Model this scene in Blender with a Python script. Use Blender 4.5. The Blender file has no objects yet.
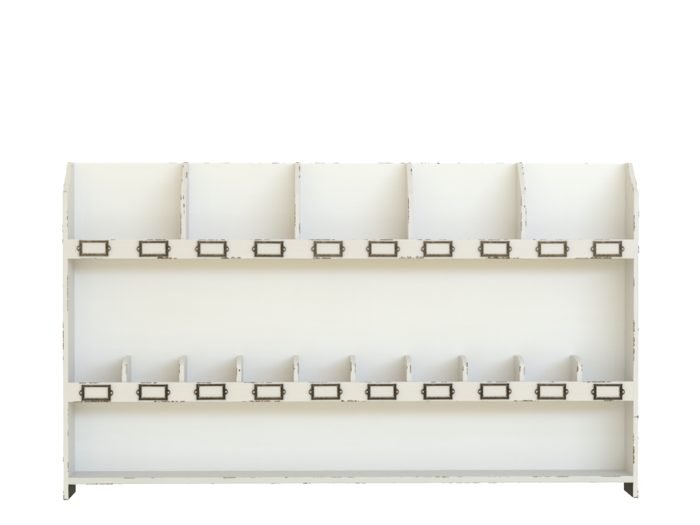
# White distressed wooden wall shelf with pigeon-hole dividers and bronze label holders.
import bpy, bmesh, math, random
from mathutils import Vector, Matrix, noise
random.seed(7)
scene = bpy.context.scene
COL = scene.collection
# wear marks: millimetres on the shelf (x, z), measured on the boards' fronts
WORLD, KAZ, KEL, KSX, KSY, KPOW, BPOW = 0.82, 25, 15, 3.8, 0.75, 92, 26

LIP1T = [(-416.4, -409.5, 1.0), (-354.4, -344.0, 0.8), (-340.6, -321.6, 0.8), (-264.6, -252.5, 0.6), (-249.1, -231.8, 1.1), (-226.6, -219.7, 0.9), (-167.8, -155.7, 0.8), (-152.3, -141.9, 0.5), (-74.4, -29.3, 0.7), (21.0, 27.9, 0.6), (36.6, 41.8, 0.9), (48.8, 71.3, 1), (114.8, 121.7, 1), (126.9, 137.3, 0.8), (151.3, 165.2, 0.6), (219.1, 231.3, 0.7), (236.5, 257.4, 0.9), (264.4, 271.3, 0.7), (314.9, 320.1, 0.7), (327.1, 339.3, 0.4), (355.0, 372.5, 0.5), (421.3, 449.3, 0.5)]
LIP1B = [(-469.9, -449.2, 0.6), (-449.2, -440.6, 0.9), (-438.9, -430.3, 0.6), (-337.2, -311.3, 1.8), (-308.7, -302.7, 1.3), (-226.7, -212.0, 1.6), (-210.2, -192.1, 2.2), (-67.4, -58.8, 1.2), (-58.8, -36.2, 1), (81.8, 125.2, 2.9), (233.1, 274.9, 1.7), (276.6, 290.6, 1.3), (388.2, 412.7, 0.8), (414.4, 452.9, 1.6)]
LIP2T = [(-472.2, -437.7, 1.1), (-365.3, -337.6, 1.1), (-268.5, -244.3, 1.1), (-187.1, -176.8, 0.7), (-176.8, -162.9, 0.9), (-161.2, -152.5, 0.5), (-149.0, -138.6, 0.7), (-76.2, -55.4, 0.6), (-53.7, -43.2, 0.8), (-29.4, -24.2, 0.5), (21.0, 34.9, 0.5), (41.9, 52.3, 0.6), (55.8, 67.9, 0.6), (137.5, 146.2, 0.8), (154.9, 165.4, 0.8), (235.1, 243.8, 0.8), (250.8, 270.0, 0.7), (345.0, 352.0, 0.7), (402.7, 408.0, 1), (409.7, 416.7, 1.5), (418.4, 451.7, 1.2)]
LIP2B = [(-482.7, -465.4, 1.0), (-463.7, -417.1, 1.2), (-342.9, -315.2, 1.4), (-313.5, -289.3, 1.1), (-190.7, -182.0, 0.9), (-178.5, -124.8, 1.4), (-18.9, 12.3, 1.5), (15.8, 24.5, 0.8), (128.9, 135.8, 0.4), (282.2, 292.7, 1), (294.5, 324.1, 1.2), (439.5, 464.0, 1.0)]
BOTT = [(-395.0, -376.0, 0.9), (-348.3, -343.1, 0.9), (-223.7, -201.2, 1), (-176.9, -168.3, 0.6), (-116.2, -111.9, 1), (-36.4, -17.2, 0.8), (-6.8, 5.4, 0.8), (83.7, 87.1, 0.6), (111.5, 115.0, 0.7), (125.5, 137.7, 0.4), (144.6, 169.0, 1.1), (184.7, 191.7, 0.7), (315.7, 324.4, 0.9), (326.1, 331.4, 0.7), (336.6, 347.1, 0.9), (355.9, 378.6, 1), (434.6, 469.6, 0.7)]
BOTB = [(-460.6, -445.1, 0.8), (-445.1, -414.0, 1.4), (-405.4, -400.2, 0.5), (-244.5, -239.3, 0.7), (-140.5, -133.6, 0.7), (-130.1, -124.9, 0.7), (-85.0, -71.1, 1.3), (5.4, 24.5, 1), (169.0, 176.0, 0.8), (181.3, 193.5, 0.8), (196.9, 205.7, 0.5), (210.9, 223.1, 0.8), (238.8, 252.8, 0.9), (417.1, 429.4, 1)]
LSIDE = [(-492.7, 69.0, -492.7, 63.9, 0.6, 0.0), (-492.7, 60.4, -492.7, 53.5, 1, 0.0), (-492.4, 48.3, -492.4, 41.4, 0.8, 0.0), (-491.6, -41.5, -491.8, -103.7, 0.9, 0.0), (-491.5, -268.2, -491.5, -276.8, 0.6, 0.0), (-491.5, -280.3, -491.5, -285.5, 0.6, 0.0), (-491.5, -289.0, -491.6, -299.4, 0.5, 0.0), (-491.4, -309.8, -491.4, -320.2, 0.7, 0.0), (-491.6, -365.3, -491.6, -382.6, 0.9, 0.0), (-500.7, 44.9, -500.7, 39.7, 0.8, 0.0), (-500.7, 36.2, -500.7, 27.6, 0.8, 0.0), (-500.8, 20.7, -500.8, 13.8, 1, 0.0), (-500.5, -57.0, -500.5, -62.2, 0.6, 0.0), (-500.5, -122.7, -500.5, -133.1, 1.2, 0.0), (-500.4, -136.6, -500.5, -171.2, 1.7, 0.0), (-500.3, -181.6, -500.4, -188.5, 1, 0.0), (-500.2, -356.6, -500.2, -365.2, 0.9, 0.0), (-500.0, -419.0, -500.1, -429.5, 1.5, 0.0)]
RSIDE = [(491.3, 62.6, 491.4, 34.7, 1.2, 0.0), (491.6, -45.4, 491.6, -62.8, 0.9, 0.0), (491.8, -120.3, 492.0, -191.8, 1.5, 0.0), (492.2, -317.6, 492.4, -371.8, 1.7, 0.0), (499.3, 69.5, 499.3, 59.1, 0.7, 0.0), (499.5, 8.6, 499.5, -3.6, 1.2, 0.0), (499.7, -134.3, 499.7, -139.5, 0.8, 0.0), (499.6, -324.6, 499.6, -328.1, 0.8, 0.0), (499.9, -424.3, 499.9, -433.0, 1.3, 0.0), (500.2, -286.2, 500.2, -294.0, 1.5, 0.0)]
D1 = [(-294.8, 97.9, -294.8, 88.3, 1.5, 9.0), (-291.8, 97.0, -291.8, 89.2, 1.6, 9.0), (-291.0, 83.1, -291.0, 74.5, 1.5, 9.0), (-290.7, 71.0, -290.7, 64.1, 0.8, 9.0), (-296.6, 65.8, -296.6, 29.4, 1, 9.0)]
D2 = [(-98.8, 97.1, -98.8, 93.7, 0.6, 9.0), (-98.8, 81.5, -98.8, 48.5, 0.8, 9.0), (-98.5, 46.8, -98.5, 42.4, 1.6, 9.0), (-91.9, 48.5, -91.9, 29.4, 0.9, 9.0)]
D3 = [(98.3, 93.8, 98.3, 46.8, 1.2, 9.0)]
D4 = [(295.2, 95.7, 295.2, 78.3, 0.9, 9.0), (295.2, 66.1, 295.3, 34.7, 0.9, 9.0), (301.1, 80.0, 301.1, 75.6, 1.8, 9.0), (302.7, 74.8, 302.8, 41.7, 0.9, 9.0)]
S = [(-399.0, -199.6, -399.0, -206.6, 0.6, 9.0), (-392.3, -196.2, -392.3, -213.6, 0.8, 9.0), (-299.8, -196.3, -299.8, -212.0, 0.8, 9.0), (-200.6, -201.7, -200.7, -219.1, 1.0, 9.0), (-195.3, -205.2, -195.3, -209.6, 1.7, 9.0), (-100.9, -197.5, -100.9, -210.6, 1.5, 9.0), (-93.6, -194.9, -93.6, -214.1, 1, 9.0), (-1.8, -193.3, -1.8, -212.5, 1.3, 9.0), (4.9, -195.1, 4.9, -214.3, 0.7, 9.0), (96.0, -200.5, 96.0, -205.7, 1, 9.0), (102.5, -197.0, 102.5, -216.2, 1.5, 9.0), (194.3, -200.7, 194.3, -209.4, 1, 9.0), (200.5, -193.7, 200.6, -216.4, 1.2, 9.0), (293.6, -200.8, 293.6, -211.3, 1.2, 9.0), (301.3, -202.6, 301.3, -216.6, 0.8, 9.0), (393.7, -192.3, 393.7, -201.0, 1, 9.0), (394.2, -201.0, 394.3, -211.5, 1.7, 9.0), (401.2, -198.4, 401.3, -202.8, 1, 9.0), (401.3, -205.4, 401.3, -209.7, 1, 9.0)]
BACKT = [(-323.7, -309.5, 0.7), (-261.5, -250.9, 0.7), (-229.5, -215.3, 0.8), (-140.5, -126.3, 0.9), (-63.9, -46.0, 0.8), (-31.7, -21.0, 0.6), (48.6, 75.4, 0.8), (87.9, 96.9, 0.9), (123.7, 139.8, 0.9), (153.2, 158.6, 1.6), (189.9, 195.3, 0.8), (259.8, 274.2, 0.6), (418.7, 424.1, 1.4)]

# ------------------------------------------------------------------ materials
def new_mat(name):
    m = bpy.data.materials.new(name); m.use_nodes = True
    nt = m.node_tree; b = nt.nodes['Principled BSDF']
    return m, nt, b

def ramp(nt, stops):
    r = nt.nodes.new('ShaderNodeValToRGB'); e = r.color_ramp.elements
    while len(e) < len(stops): e.new(0.5)
    for i, (p, c) in enumerate(stops):
        e[i].position = p; e[i].color = (*c, 1)
    return r

def paint(name, base, dark, scale_vec, rough=0.42, speck=True, streak=.97, bump=.10):
    """brushed, slightly yellowed old white paint"""
    m, nt, b = new_mat(name); L = nt.links.new
    tc = nt.nodes.new('ShaderNodeTexCoord')
    n1 = nt.nodes.new('ShaderNodeTexNoise'); n1.inputs['Scale'].default_value = 5.5; n1.inputs['Detail'].default_value = 5
    L(tc.outputs['Object'], n1.inputs['Vector'])
    r1 = ramp(nt, [(0.30, dark), (0.62, base)]); L(n1.outputs['Fac'], r1.inputs['Fac'])
    mp = nt.nodes.new('ShaderNodeMapping'); mp.inputs['Scale'].default_value = scale_vec
    L(tc.outputs['Object'], mp.inputs['Vector'])
    n2 = nt.nodes.new('ShaderNodeTexNoise'); n2.inputs['Scale'].default_value = 1.0; n2.inputs['Detail'].default_value = 6
    n2.inputs['Roughness'].default_value = 0.6
    L(mp.outputs['Vector'], n2.inputs['Vector'])
    col = r1.outputs['Color']
    mix0 = nt.nodes.new('ShaderNodeMix'); mix0.data_type = 'RGBA'; mix0.blend_type = 'MULTIPLY'; mix0.inputs[0].default_value = 1
    rs = ramp(nt, [(0.30, (streak, streak, streak*.985)), (0.60, (1, 1, 1))]); L(n2.outputs['Fac'], rs.inputs['Fac'])
    L(col, mix0.inputs[6]); L(rs.outputs['Color'], mix0.inputs[7]); col = mix0.outputs[2]
    if speck:   # pin-head dirt specks
        n3 = nt.nodes.new('ShaderNodeTexNoise'); n3.inputs['Scale'].default_value = 230; n3.inputs['Detail'].default_value = 2
        L(tc.outputs['Object'], n3.inputs['Vector'])
        r3 = ramp(nt, [(0.81, (0, 0, 0)), (0.84, (1, 1, 1))]); L(n3.outputs['Fac'], r3.inputs['Fac'])
        mix1 = nt.nodes.new('ShaderNodeMix'); mix1.data_type = 'RGBA'
        L(r3.outputs['Color'], mix1.inputs[0]); L(col, mix1.inputs[6]); mix1.inputs[7].default_value = (0.30, 0.26, 0.20, 1)
        col = mix1.outputs[2]
    L(col, b.inputs['Base Color'])
    bp = nt.nodes.new('ShaderNodeBump'); bp.inputs['Strength'].default_value = bump; bp.inputs['Distance'].default_value = 0.0012
    L(n2.outputs['Fac'], bp.inputs['Height']); L(bp.outputs['Normal'], b.inputs['Normal'])
    rr = nt.nodes.new('ShaderNodeMapRange'); rr.inputs[3].default_value = rough - .06; rr.inputs[4].default_value = rough + .1
    L(n2.outputs['Fac'], rr.inputs[0]); L(rr.outputs[0], b.inputs['Roughness'])
    return m

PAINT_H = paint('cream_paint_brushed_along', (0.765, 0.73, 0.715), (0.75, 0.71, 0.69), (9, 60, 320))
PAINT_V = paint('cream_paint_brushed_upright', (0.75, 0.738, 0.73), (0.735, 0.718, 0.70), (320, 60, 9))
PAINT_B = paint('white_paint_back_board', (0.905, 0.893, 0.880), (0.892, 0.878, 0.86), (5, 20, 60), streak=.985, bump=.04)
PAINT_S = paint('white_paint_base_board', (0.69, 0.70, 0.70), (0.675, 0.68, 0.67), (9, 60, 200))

def wood(name, stops, scale):
    m, nt, b = new_mat(name); L = nt.links.new
    tc = nt.nodes.new('ShaderNodeTexCoord')
    n = nt.nodes.new('ShaderNodeTexNoise'); n.inputs['Scale'].default_value = scale; n.inputs['Detail'].default_value = 5
    L(tc.outputs['Object'], n.inputs['Vector'])
    r = ramp(nt, stops); L(n.outputs['Fac'], r.inputs['Fac']); L(r.outputs['Color'], b.inputs['Base Color'])
    b.inputs['Roughness'].default_value = 0.8
    return m
CHIP = wood('bare_wood_in_paint_chips', [(0.34, (0.075, 0.050, 0.027)), (0.5, (0.21, 0.140, 0.075)), (0.64, (0.43, 0.32, 0.19))], 160)
CHIP_RED = wood('reddish_wood_in_paint_chips', [(0.30, (0.12, 0.07, 0.045)), (0.5, (0.26, 0.16, 0.115)), (0.68, (0.42, 0.32, 0.25))], 160)
CHIP_PALE = wood('grey_worn_undercoat', [(0.32, (0.22, 0.20, 0.155)), (0.6, (0.46, 0.43, 0.35))], 160)
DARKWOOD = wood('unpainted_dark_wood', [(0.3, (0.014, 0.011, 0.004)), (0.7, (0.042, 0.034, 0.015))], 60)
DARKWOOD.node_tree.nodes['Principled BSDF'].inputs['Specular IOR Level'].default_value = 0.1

def bronze(nm, k):
    m, nt, b = new_mat(nm); L = nt.links.new
    tc = nt.nodes.new('ShaderNodeTexCoord')
    n = nt.nodes.new('ShaderNodeTexNoise'); n.inputs['Scale'].default_value = 210; n.inputs['Detail'].default_value = 4
    L(tc.outputs['Object'], n.inputs['Vector'])
    g = nt.nodes.new('ShaderNodeNewGeometry')
    r = ramp(nt, [(0.34, (0.024, 0.015, 0.009)), (0.52, (0.060, 0.040, 0.024)), (0.72, (0.20, 0.135, 0.072))])
    L(n.outputs['Fac'], r.inputs['Fac'])
    # rubbed edges show brighter metal
    rp = ramp(nt, [(0.50, (0, 0, 0)), (0.60, (1, 1, 1))]); L(g.outputs['Pointiness'], rp.inputs['Fac'])
    mx = nt.nodes.new('ShaderNodeMix'); mx.data_type = 'RGBA'
    mu = nt.nodes.new('ShaderNodeMath'); mu.operation = 'MULTIPLY'; mu.inputs[1].default_value = 0.35
    L(rp.outputs['Color'], mu.inputs[0]); L(mu.outputs[0], mx.inputs[0])
    L(r.outputs['Color'], mx.inputs[6]); mx.inputs[7].default_value = (0.42, 0.35, 0.24, 1)
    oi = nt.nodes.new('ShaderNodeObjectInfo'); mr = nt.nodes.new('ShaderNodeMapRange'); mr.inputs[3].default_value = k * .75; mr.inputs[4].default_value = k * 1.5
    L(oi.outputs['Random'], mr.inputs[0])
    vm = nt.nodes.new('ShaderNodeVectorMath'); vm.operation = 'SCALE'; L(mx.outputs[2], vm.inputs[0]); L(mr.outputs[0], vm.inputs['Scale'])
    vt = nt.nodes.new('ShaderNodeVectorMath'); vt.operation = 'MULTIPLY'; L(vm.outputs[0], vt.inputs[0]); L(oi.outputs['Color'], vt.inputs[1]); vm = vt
    L(vm.outputs[0], b.inputs['Base Color'])
    b.inputs['Metallic'].default_value = 0.55; b.inputs['Roughness'].default_value = 0.42
    return m
BRONZE = bronze('antique_bronze', 1.0)
BRONZE_DARK = bronze('antique_bronze_tarnished', .5)
RUBBED_LIT = wood('rubbed_brass_lit_bevel', [(0.3, (0.16, 0.125, 0.08)), (0.7, (0.50, 0.43, 0.31))], 300)  # pale rubbed brass; light caught by the inner bevel is painted in
RUBBED_LIT.node_tree.nodes['Principled BSDF'].inputs['Metallic'].default_value = .4
RUBBED_LIT.node_tree.nodes['Principled BSDF'].inputs['Roughness'].default_value = .4
PIN, _nt, _b = new_mat('brass_pin')
_b.inputs['Base Color'].default_value = (0.55, 0.49, 0.37, 1); _b.inputs['Metallic'].default_value = 0.35; _b.inputs['Roughness'].default_value = 0.3

# ------------------------------------------------------------------ mesh helpers
def finish(name, bm, mats, parent=None, smooth=False):
    bmesh.ops.recalc_face_normals(bm, faces=bm.faces)
    me = bpy.data.meshes.new(name); bm.to_mesh(me); bm.free()
    for m in mats: me.materials.append(m)
    if smooth:
        for p in me.polygons: p.use_smooth = True
    o = bpy.data.objects.new(name, me); COL.objects.link(o); o.parent = parent
    return o

def prism(bm, pts, axis, a, b, mat=0):
    """extrude the closed outline pts along an axis ('x': pts are (y,z); 'y': pts are (x,z))"""
    def P(p, t): return (t, p[0], p[1]) if axis == 'x' else (p[0], t, p[1])
    A = [bm.verts.new(P(p, a)) for p in pts]; B = [bm.verts.new(P(p, b)) for p in pts]
    fs = [bm.faces.new(A), bm.faces.new(B[::-1])]
    n = len(pts)
    for i in range(n):
        fs.append(bm.faces.new((A[i], A[(i+1) % n], B[(i+1) % n], B[i])))
    for f in fs: f.material_index = mat
    return fs

def worn(bm, along, step=0.007, amp=0.00035, bevel=0.0007, seed=0.0):
    """soft, slightly uneven edges as on a hand-rubbed board"""
    bmesh.ops.recalc_face_normals(bm, faces=bm.faces)
    bmesh.ops.bevel(bm, geom=bm.edges[:], offset=bevel, segments=2, affect='EDGES', profile=0.6)
    ax = 'xyz'.index(along)
    lo = min(v.co[ax] for v in bm.verts); hi = max(v.co[ax] for v in bm.verts)
    n = int((hi - lo) / step); no = Vector((0, 0, 0)); no[ax] = 1
    for i in range(1, n):
        c = Vector((0, 0, 0)); c[ax] = lo + (hi - lo) * i / n
        bmesh.ops.bisect_plane(bm, geom=bm.verts[:]+bm.edges[:]+bm.faces[:], plane_co=c, plane_no=no)
    for v in bm.verts:
        q = v.co * 55 + Vector((seed, seed * 1.7, 3.1))
        d = noise.noise_vector(q) * amp + noise.noise_vector(v.co * 190 + Vector((seed, 0, 0))) * amp * .45
        if lo + .002 < v.co[ax] < hi - .002: d[ax] = 0
        v.co += d

def jag(bm, p0, p1, w, inward, y, dep=0.0011, lip=0.00012, mat=1, solid=0.85):
    """a flaked run of paint along an edge from p0 to p1 (x,z metres): ragged on the inner side"""
    p0 = Vector(p0); p1 = Vector(p1); d = p1 - p0; L = d.length
    if L < 1e-5: return
    d /= L; inn = Vector(inward)
    n = max(3, int(L / 0.0011)); s = random.uniform(0, 99)
    run = []
    def flush(run):
        if len(run) < 2: return
        outer = [p0 + d * t - inn * lip for t, _ in (run[0], run[-1])]
        pts = [outer[0]] + [p0 + d * t + inn * ww for t, ww in run] + [outer[1]]
        yy = y - 0.00012 - random.uniform(0, .00008)
        prism(bm, [(q.x, q.y) for q in pts], 'y', yy, y + dep, mat)
    for i in range(n + 1):
        u = i / n; t = L * u + (random.uniform(-.3, .3) * L / n if 0 < i < n else 0)
        env = min(1, (min(u, 1 - u) * L) / 0.0015 + 0.25)
        f = .35 + .65 * (0.5 + noise.noise(Vector((t * 420, s, 0)))) + .35 * noise.noise(Vector((t * 1300, s, 5)))
        ww = max(0.00012, w * env * f)
        if noise.noise(Vector((t * 260, s, 9))) > solid - .5 and 1 < i < n - 1:
            run.append((t, 0.00008)); flush(run); run = []
        else:
            run.append((t, ww))
    flush(run)

MM = 0.001
def slope_y(z, y0=0.0):
    """depth of the sloping top edge of the sides and tall dividers at height z"""
    k = [(-9, y0), (.1018, y0), (.1068, y0 + .0095), (.1298, .041), (.1552, .0712), (.1567, .0742), (9, .0742)]
    for (za, ya), (zb, yb) in zip(k, k[1:]):
        if za <= z <= zb: return ya + (yb - ya) * (z - za) / (zb - za)
def slope_jag(bm, x, za, zb, w, s, y0=0.0, mat=1):
    old = set(bm.verts)
    jag(bm, (x, za), (x, zb), w, (s, 0), 0, dep=.0008, mat=mat)
    for v in bm.verts:
        if v not in old: v.co.y += slope_y(v.co.z, y0)
def h_chips(bm, table, z, sign, y=0.0, gain=1.25, mats=(1, 1, 1, 3)):
    """sign -1: wear hangs down from the top edge; +1: rises from the bottom edge"""
    for x0, x1, w in table:
        k = gain * w * MM
        jag(bm, (x0*MM, z), (x1*MM, z), k, (0, sign), y, mat=3 if w < .65 else random.choice(mats))

def v_chips(bm, table, xl, xr, gain=1.2, red=(), y=None):
    for i, (xa, za, xb, zb, w, yy) in enumerate(table):
        yv = yy*MM if y is None else y
        mid = (xa + xb) / 2 * MM
        m = 2 if i in red else (3 if w < .65 else 1)
        if abs(mid - xl) < .0019: jag(bm, (xl, za*MM), (xl, zb*MM), w*gain*MM, (1, 0), yv, mat=m)
        elif abs(mid - xr) < .0019: jag(bm, (xr, za*MM), (xr, zb*MM), w*gain*MM, (-1, 0), yv, mat=m)
        else:   # an island in the middle of the edge
            k = w * gain * MM * .5
            n = 9; zc = (za+zb)/2*MM; hz = abs(za-zb)/2*MM
            pts = [(mid + k*math.cos(a)*random.uniform(.6, 1.1), zc + hz*math.sin(a)*random.uniform(.75, 1.1)) for a in [2*math.pi*j/n for j in range(n)]]
            prism(bm, pts, 'y', yv - .0003, yv + .0006, m)

def speckle(bm, x0, x1, z, sign, y, count, mat=3):
    """tiny extra nicks"""
    for _ in range(count):
        x = random.uniform(x0, x1); l = random.uniform(.0008, .003)
        jag(bm, (x, z), (x + l, z), random.uniform(.0003, .0007), (0, sign), y, mat=mat)

# ------------------------------------------------------------------ dimensions (metres)
T = 0.0089; D = 0.1035; ZTOP = 0.1567; ZBOT = ZTOP - 0.588; ZSL = 0.1018; DTOP = 0.0742
XL, XR = -0.5, 0.5
L1B, L1T = -0.0134, 0.0200
L2B, L2T = -0.2615, -0.2277
SB, ST = -0.4045, -0.3929
LT = 0.009                                    # lip thickness
MATS_V = [PAINT_V, CHIP, CHIP_RED, CHIP_PALE, DARKWOOD]
MATS_H = [PAINT_H, CHIP, CHIP_RED, CHIP_PALE, DARKWOOD]

shelf = bpy.data.objects.new('wall_shelf', None); COL.objects.link(shelf)
shelf.location = (0, 0, 0)
shelf['label'] = 'wide distressed cream white wooden wall shelf with dividers and bronze label holders'
shelf['category'] = 'wall shelf'

# --- side panels, each with a sloped top front corner and a short foot below the base board
def side_panel(x0, x1, table, red, inner):
    bm = bmesh.new()
    pts = [(0, ZBOT), (0, ZSL), (0.0035, ZSL + .0032), (0.011, ZSL + .0050), (0.040, ZSL + .028), (DTOP - .003, ZTOP - .0015), (DTOP, ZTOP), (D, ZTOP), (D, ZBOT)]
    prism(bm, pts, 'x', x0, x1)
    worn(bm, 'z', seed=x0 * 10)
    v_chips(bm, table, x0, x1, red=red)
    if inner > 0:   # left: nick on the shoulder
        jag(bm, (x0 + .0030, ZSL + .0008), (x1 - .0016, ZSL + .0016), .0012, (0, -1), 0, mat=3)
        slope_jag(bm, x1, .132, .151, .0009, -1, mat=3)
        slope_jag(bm, x0, .143, .150, .0010, 1, mat=3)
        slope_jag(bm, x0, .110, .128, .0005, 1, mat=3)
    else:
        slope_jag(bm, x1, .116, .132, .0015, -1, mat=3)
        slope_jag(bm, x0, .103, .118, .0011, 1)
        slope_jag(bm, x0, .146, .1555, .0020, 1, mat=3)
        # the split in the front edge
        pts = [(x0 + .0003, -.2896), (x0 + .004, -.2889), (x1 - .002, -.2886), (x1 + .0003, -.2865), (x1 + .0003, -.2920), (x1 - .0022, -.2900), (x0 + .004, -.2898), (x0 + .0003, -.2903)]
        prism(bm, pts, 'y', -.0004, .0006, 1)
    jag(bm, (x0 + .0004, ZBOT), (x1 - .0004, ZBOT), .0026, (0, 1), 0, dep=.02, mat=1)
    xo = x0 if inner > 0 else x1
    jag(bm, (xo, ZBOT + .001), (xo, ZBOT + .016), .0016, (1 if inner > 0 else -1, 0), 0, mat=1)
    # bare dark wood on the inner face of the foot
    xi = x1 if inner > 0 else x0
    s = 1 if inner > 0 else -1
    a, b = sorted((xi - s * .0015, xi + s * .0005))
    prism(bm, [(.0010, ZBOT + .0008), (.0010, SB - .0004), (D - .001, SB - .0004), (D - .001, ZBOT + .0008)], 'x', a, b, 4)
    return finish('side_panel', bm, MATS_V, shelf)
side_panel(XL, XL + T, LSIDE, (14,), 1)
side_panel(XR - T, XR, RSIDE, (2,), -1)

# --- back panel
bm = bmesh.new()
prism(bm, [(XL + T - .002, SB + .001), (XL + T - .002, ZTOP - .0004), (XR - T + .002, ZTOP - .0004), (XR - T + .002, SB + .001)], 'y', D - .006, D)
worn(bm, 'x', step=.01, amp=.0003, seed=4)
for x0, x1, w in BACKT:
    jag(bm, (x0*MM, ZTOP - .0003), (x1*MM, ZTOP - .0003), w*1.25*MM, (0, -1), D - .006, dep=.006, mat=1 if w > .88 else 3)
speckle(bm, XL + .03, XR - .03, ZTOP - .0003, -1, D - .006, 26)
finish('back_panel', bm, [PAINT_B, CHIP, CHIP_RED, CHIP_PALE], shelf)

# --- shelves (board + front rail) and the base board
def lip(zb, zt, top, bot, seed):
    bm = bmesh.new()
    prism(bm, [(0.0003, zb), (0.0003, zt), (LT, zt), (LT, zb)], 'x', XL + T - .002, XR - T + .002)
    worn(bm, 'x', seed=seed, bevel=.0009)
    h_chips(bm, top, zt, -1, gain=1.5); h_chips(bm, bot, zb, 1, gain=1.9)
    speckle(bm, XL + .02, XR - .02, zt, -1, 0.0003, 22); speckle(bm, XL + .02, XR - .02, zb, 1, 0.0003, 16)
    return finish('front_rail', bm, MATS_H, shelf)
rail_a = lip(L1B, L1T, LIP1T, LIP1B, 2.0)
rail_b = lip(L2B, L2T, LIP2T, LIP2B, 6.0)

def board(name, z0, z1, y0, seed, extra=None, mats=None, bevel=.0008):
    bm = bmesh.new()
    prism(bm, [(y0, z0), (y0, z1), (D - .006, z1), (D - .006, z0)], 'x', XL + T - .002, XR - T + .002)
    worn(bm, 'x', seed=seed, bevel=bevel)
    if extra: extra(bm)
    return finish(name, bm, mats or MATS_H, shelf)
board('shelf_board', L1B + .0006, L1B + .0096, LT, 11)
board('shelf_board', L2B + .0006, L2B + .0096, LT, 13)
def base_wear(bm):
    h_chips(bm, BOTT, ST - .0003, -1, y=.0006, gain=1.1); h_chips(bm, BOTB, SB, 1, y=.0006)
    speckle(bm, XL + .02, XR - .02, ST - .0003, -1, 0.0006, 30); speckle(bm, XL + .02, XR - .02, SB, 1, 0.0006, 25)
board('base_board', SB, ST, .0006, 17, base_wear, [PAINT_S, CHIP, CHIP_RED, CHIP_PALE, DARKWOOD], bevel=.0018)

# --- tall dividers on the top shelf (same sloped top as the sides)
for i, (x, tab) in enumerate(((-.2965, D1), (-.0988, D2), (.0982, D3), (.2953, D4))):
    bm = bmesh.new(); zb = L1B + .0094; TD = .0086
    prism(bm, [(LT, zb), (LT, ZSL - .003), (LT + .003, ZSL), (LT + .008, ZSL + .003), (.042, ZSL + .027), (DTOP, ZTOP - .0002), (D - .006, ZTOP - .0002), (D - .006, zb)], 'x', x, x + TD)
    worn(bm, 'z', seed=20 + i * 3)
    v_chips(bm, tab, x, x + TD, y=LT)
    # nicks on the sloping top edge
    for zz, side, ln in ([(.128, 1, .010), (.147, 0, .004), (.120, 0, .006)], [(.140, 1, .010), (.128, 1, .004)], [(.134, 1, .011)], [(.146, 1, .006), (.135, 1, .003), (.106, 1, .005)])[i]:
        slope_jag(bm, x + TD if side else x, zz, zz + ln, .0016 if side else .0012, -1 if side else 1, LT)
    for q in range(3):
        xx = x + random.uniform(0, TD - .003); jag(bm, (xx, ZTOP), (xx + .003, ZTOP), .0015, (0, -1), DTOP - .001, dep=.005, mat=random.choice((1, 3)))
    finish('tall_divider', bm, MATS_V, shelf)

# --- low dividers with rounded front corner on the middle shelf
LOWX = [-.3990, -.2998, -.2007, -.1010, -.0019, .0960, .1937, .2931, .3937]
for i, x in enumerate(LOWX):
    bm = bmesh.new(); zb = L2B + .0094; TD = .0080 + (i % 3) * .0003
    zt, zf = -.1870, -.1985
    pts = [(LT, zb), (LT, zf - .004)]
    cy, cz, ry, rz = .052, zf - .004, .052 - LT, zt - zf + .004
    for k in range(1, 8):
        a = k / 8 * math.pi / 2
        pts.append((cy - ry * math.cos(a), cz + rz * math.sin(a)))
    pts += [(cy, zt), (D - .006, zt), (D - .006, zb)]
    prism(bm, pts, 'x', x, x + TD)
    worn(bm, 'z', step=.005, seed=40 + i * 3)
    v_chips(bm, [t for t in S if x - .002 < t[0]*MM < x + TD + .002], x, x + TD, y=LT, gain=1.35)
    finish('low_divider', bm, MATS_V, shelf)

# ------------------------------------------------------------------ bronze label holders
def rrect(w, h, r, n=4):
    out = []
    for cx, cz, a0 in ((w/2-r, h/2-r, 0), (-w/2+r, h/2-r, 90), (-w/2+r, -h/2+r, 180), (w/2-r, -h/2+r, 270)):
        for k in range(n + 1):
            a = math.radians(a0 + 90 * k / n); out.append((cx + r*math.cos(a), cz + r*math.sin(a)))
    return out

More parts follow.
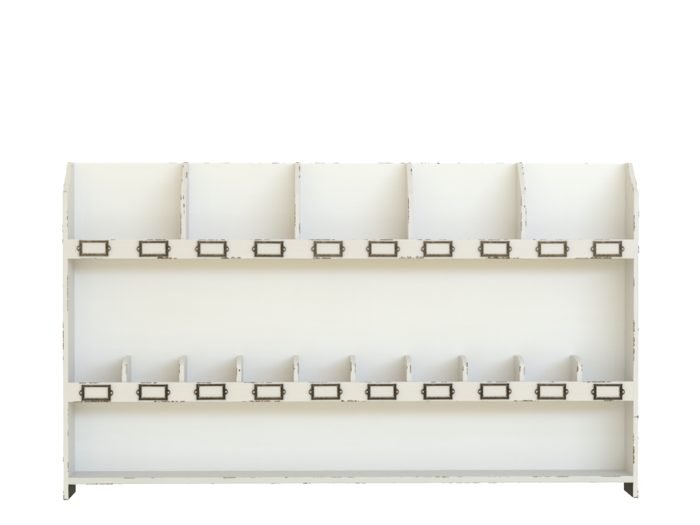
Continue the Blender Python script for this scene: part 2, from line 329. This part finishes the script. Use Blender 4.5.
def holder_bm():
    """stamped frame: profile swept from outer edge to window edge, side posts proud, ears left and right"""
    bm = bmesh.new()
    W, H = .0500, .0272; w, h = .0398, .0186; dz = .0006    # window sits a little high
    N = 4
    rings = []
    for (ww, hh, r, y, off) in ((W, H, .0012, -.0002, 0), (W, H, .0012, -.0018, 0), (W-.0010, H-.0010, .0012, -.0026, 0), (W-.0042, H-.0034, .0014, -.0029, .2*dz),
                                (w+.0034, h+.0024, .0018, -.0022, .8*dz), (w+.0012, h+.0010, .0018, -.0016, dz), (w, h, .0018, -.0013, dz), (w, h, .0018, -.0002, dz)):
        rings.append([bm.verts.new((p[0], y, p[1] + off)) for p in rrect(ww, hh, r, N)])
    n = len(rings[0])
    for a, b in zip(rings, rings[1:]):
        for i in range(n): bm.faces.new((a[i], a[(i+1) % n], b[(i+1) % n], b[i]))
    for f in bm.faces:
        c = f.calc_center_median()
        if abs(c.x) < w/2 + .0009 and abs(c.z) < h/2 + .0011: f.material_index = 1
    for s in (-1, 1):
        # raised post at each end with small corner lugs
        prism(bm, [(s*.0212, -.0136), (s*.0212, -.0122), (s*.0222, -.0117), (s*.0222, .0117), (s*.0212, .0122), (s*.0212, .0139), (s*.0252, .0139), (s*.0252, .0122), (s*.0247, .0115), (s*.0247, -.0115), (s*.0252, -.0122), (s*.0252, -.0136)], 'y', -.0034, -.0003, 2)
        # half-round ear
        pts = [(s*.0240, -.0062)] + [(s*(.0249 + .0042*math.cos(a)), .0050*math.sin(a)) for a in [math.radians(-78 + 156*k/12) for k in range(13)]] + [(s*.0240, .0062)]
        prism(bm, pts, 'y', -.0021, -.0003, 2)
        # rim round the pin hole
        for k in range(14):
            a0, a1 = math.radians(-95 + 190*k/14), math.radians(-95 + 190*(k+1)/14)
            R1, R0 = .0040, .0029
            q = [(s*(.0252 + R*math.cos(a)), R*1.1*math.sin(a)) for R, a in ((R0, a0), (R1, a0), (R1, a1), (R0, a1))]
            prism(bm, q, 'y', -.0028, -.0020, 2)
    return bm

hb = holder_bm()
proto = finish('label_holder', hb, [BRONZE, RUBBED_LIT, BRONZE_DARK], shelf)
def pin_bm():
    bm = bmesh.new(); R = .0019; prev = None
    for j, (r, y) in enumerate(((R, 0), (R, -.0005), (R*.85, -.0011), (R*.5, -.0015))):
        ring = [bm.verts.new((r*math.cos(2*math.pi*k/16), y, r*math.sin(2*math.pi*k/16))) for k in range(16)]
        if prev:
            for k in range(16): bm.faces.new((prev[k], prev[(k+1) % 16], ring[(k+1) % 16], ring[k]))
        prev = ring
    bm.faces.new(prev)
    return bm
pin0 = finish('pin', pin_bm(), [PIN], proto, smooth=True)
pin0.location = (-.0262, -.0021, 0)
pin1 = pin0.copy(); COL.objects.link(pin1); pin1.parent = proto; pin1.location = (.0262, -.0021, 0)
UPPER = [(-445.7, 4.6), (-342.6, 3.8), (-242.0, 3.4), (-143.6, 3.2), (-41.0, 3.4), (54.0, 3.3), (149.5, 3.4), (248.7, 3.5), (348.8, 3.2), (445.0, 3.4)]
LOWER = [(-442.4, -245.4), (-343.9, -244.8), (-244.3, -244.1), (-143.9, -244.6), (-45.5, -244.5), (52.3, -244.7), (149.7, -244.5), (248.5, -244.4), (347.9, -245.0), (446.3, -245.6)]
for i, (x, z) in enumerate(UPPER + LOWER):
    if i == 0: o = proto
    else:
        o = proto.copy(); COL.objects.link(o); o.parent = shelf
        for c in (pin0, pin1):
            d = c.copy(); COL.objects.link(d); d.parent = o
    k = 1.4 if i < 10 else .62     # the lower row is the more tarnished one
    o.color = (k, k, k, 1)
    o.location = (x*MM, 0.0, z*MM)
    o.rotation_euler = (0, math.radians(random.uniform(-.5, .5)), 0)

# ------------------------------------------------------------------ backdrop
bm = bmesh.new()
prism(bm, [(-6, -4), (6, -4), (6, 2.2), (-6, 2.2)], 'y', 2.2, 2.25)
BD, nt, b = new_mat('white_paper_backdrop')
b.inputs['Roughness'].default_value = .9
nz = nt.nodes.new('ShaderNodeTexNoise'); nz.inputs['Scale'].default_value = 3
rr = ramp(nt, [(.3, (.90, .90, .90)), (.7, (.93, .93, .93))]); nt.links.new(nz.outputs['Fac'], rr.inputs['Fac']); nt.links.new(rr.outputs['Color'], b.inputs['Base Color'])
bd = finish('backdrop', bm, [BD]); bd['kind'] = 'structure'; bd['label'] = 'plain pure white studio background'

# ------------------------------------------------------------------ light
w = bpy.data.worlds.new('World'); scene.world = w; w.use_nodes = True
bg = w.node_tree.nodes['Background']
# added ambient gradient: brighter warm white above, tan wooden-floor bounce below
wt = w.node_tree; wc = wt.nodes.new('ShaderNodeTexCoord'); sp = wt.nodes.new('ShaderNodeSeparateXYZ')
wr = ramp(wt, [(0.30, (0.96, 0.835, 0.52)), (0.70, (1.09, 1.01, 0.79))])
wm = wt.nodes.new('ShaderNodeMapRange'); wm.inputs[1].default_value = -1; wm.inputs[2].default_value = 1
wt.links.new(wc.outputs['Generated'], sp.inputs[0]); wt.links.new(sp.outputs['Z'], wm.inputs[0]); wt.links.new(wm.outputs[0], wr.inputs['Fac']); wt.links.new(wr.outputs['Color'], bg.inputs['Color'])
bg.inputs['Strength'].default_value = WORLD
def area(name, loc, target, sx, sy, power, color):
    l = bpy.data.lights.new(name, 'AREA'); l.shape = 'RECTANGLE'; l.size = sx; l.size_y = sy; l.energy = power; l.color = color
    o = bpy.data.objects.new(name, l); COL.objects.link(o); o.location = loc
    o.rotation_euler = (Vector(target) - Vector(loc)).to_track_quat('-Z', 'Y').to_euler()
    return o
az, el, R = math.radians(KAZ), math.radians(KEL), 4.5
area('key_softbox', (R*math.sin(az)*math.cos(el), -R*math.cos(az)*math.cos(el), -.14 + R*math.sin(el)), (0, 0, -.14), KSX, KSY, KPOW, (0.48, 0.68, 0.98))
area('added_low_fill', (-.5, -2.3, -.95), (0, 0, -.40), 1.6, .7, 5.0, (0.50, 0.74, 1.0))  # unseen cool fill, added to brighten and cool the lower bays
# four unseen lamps added behind the shelf whiten the paper; their beams leave the shelf out
area('added_backdrop_light', (0, .9, 1.9), (0, 2.2, 1.45), 3.4, .5, BPOW * 1.3, (0.6, 0.72, 1))
area('added_backdrop_light', (0, .9, -2.1), (0, 2.2, -1.7), 3.4, .5, BPOW * 1.5, (0.6, 0.72, 1))
area('added_backdrop_light', (-2.2, .9, -.1), (-1.75, 2.2, -.1), .5, 2.4, BPOW, (0.6, 0.72, 1))
area('added_backdrop_light', (2.2, .9, -.1), (1.75, 2.2, -.1), .5, 2.4, BPOW, (0.6, 0.72, 1))

# ------------------------------------------------------------------ camera
def rot(rx, ry, rz):
    return Matrix.Rotation(rz, 3, 'Z') @ Matrix.Rotation(ry, 3, 'Y') @ Matrix.Rotation(rx, 3, 'X')
Rm = rot(-0.02038, -0.00011, -0.02774)
cam = bpy.data.cameras.new('camera'); co = bpy.data.objects.new('camera', cam); COL.objects.link(co)
M3 = Matrix((Rm.col[0], Rm.col[2], -Rm.col[1])).transposed()
co.matrix_world = Matrix.Translation((-0.06571, -3.41213, 0.02399)) @ M3.to_4x4()
cam.sensor_fit = 'HORIZONTAL'; cam.sensor_width = 36; cam.lens = 36 * 1967.557 / 700
cam.shift_x = (350 - 368.59) / 700; cam.shift_y = (277.238 - 262.5) / 700
cam.clip_start = .05; cam.clip_end = 100
scene.camera = co
scene.view_settings.view_transform = 'Standard'; scene.view_settings.look = 'None'
scene.view_settings.exposure = 0; scene.view_settings.gamma = 1
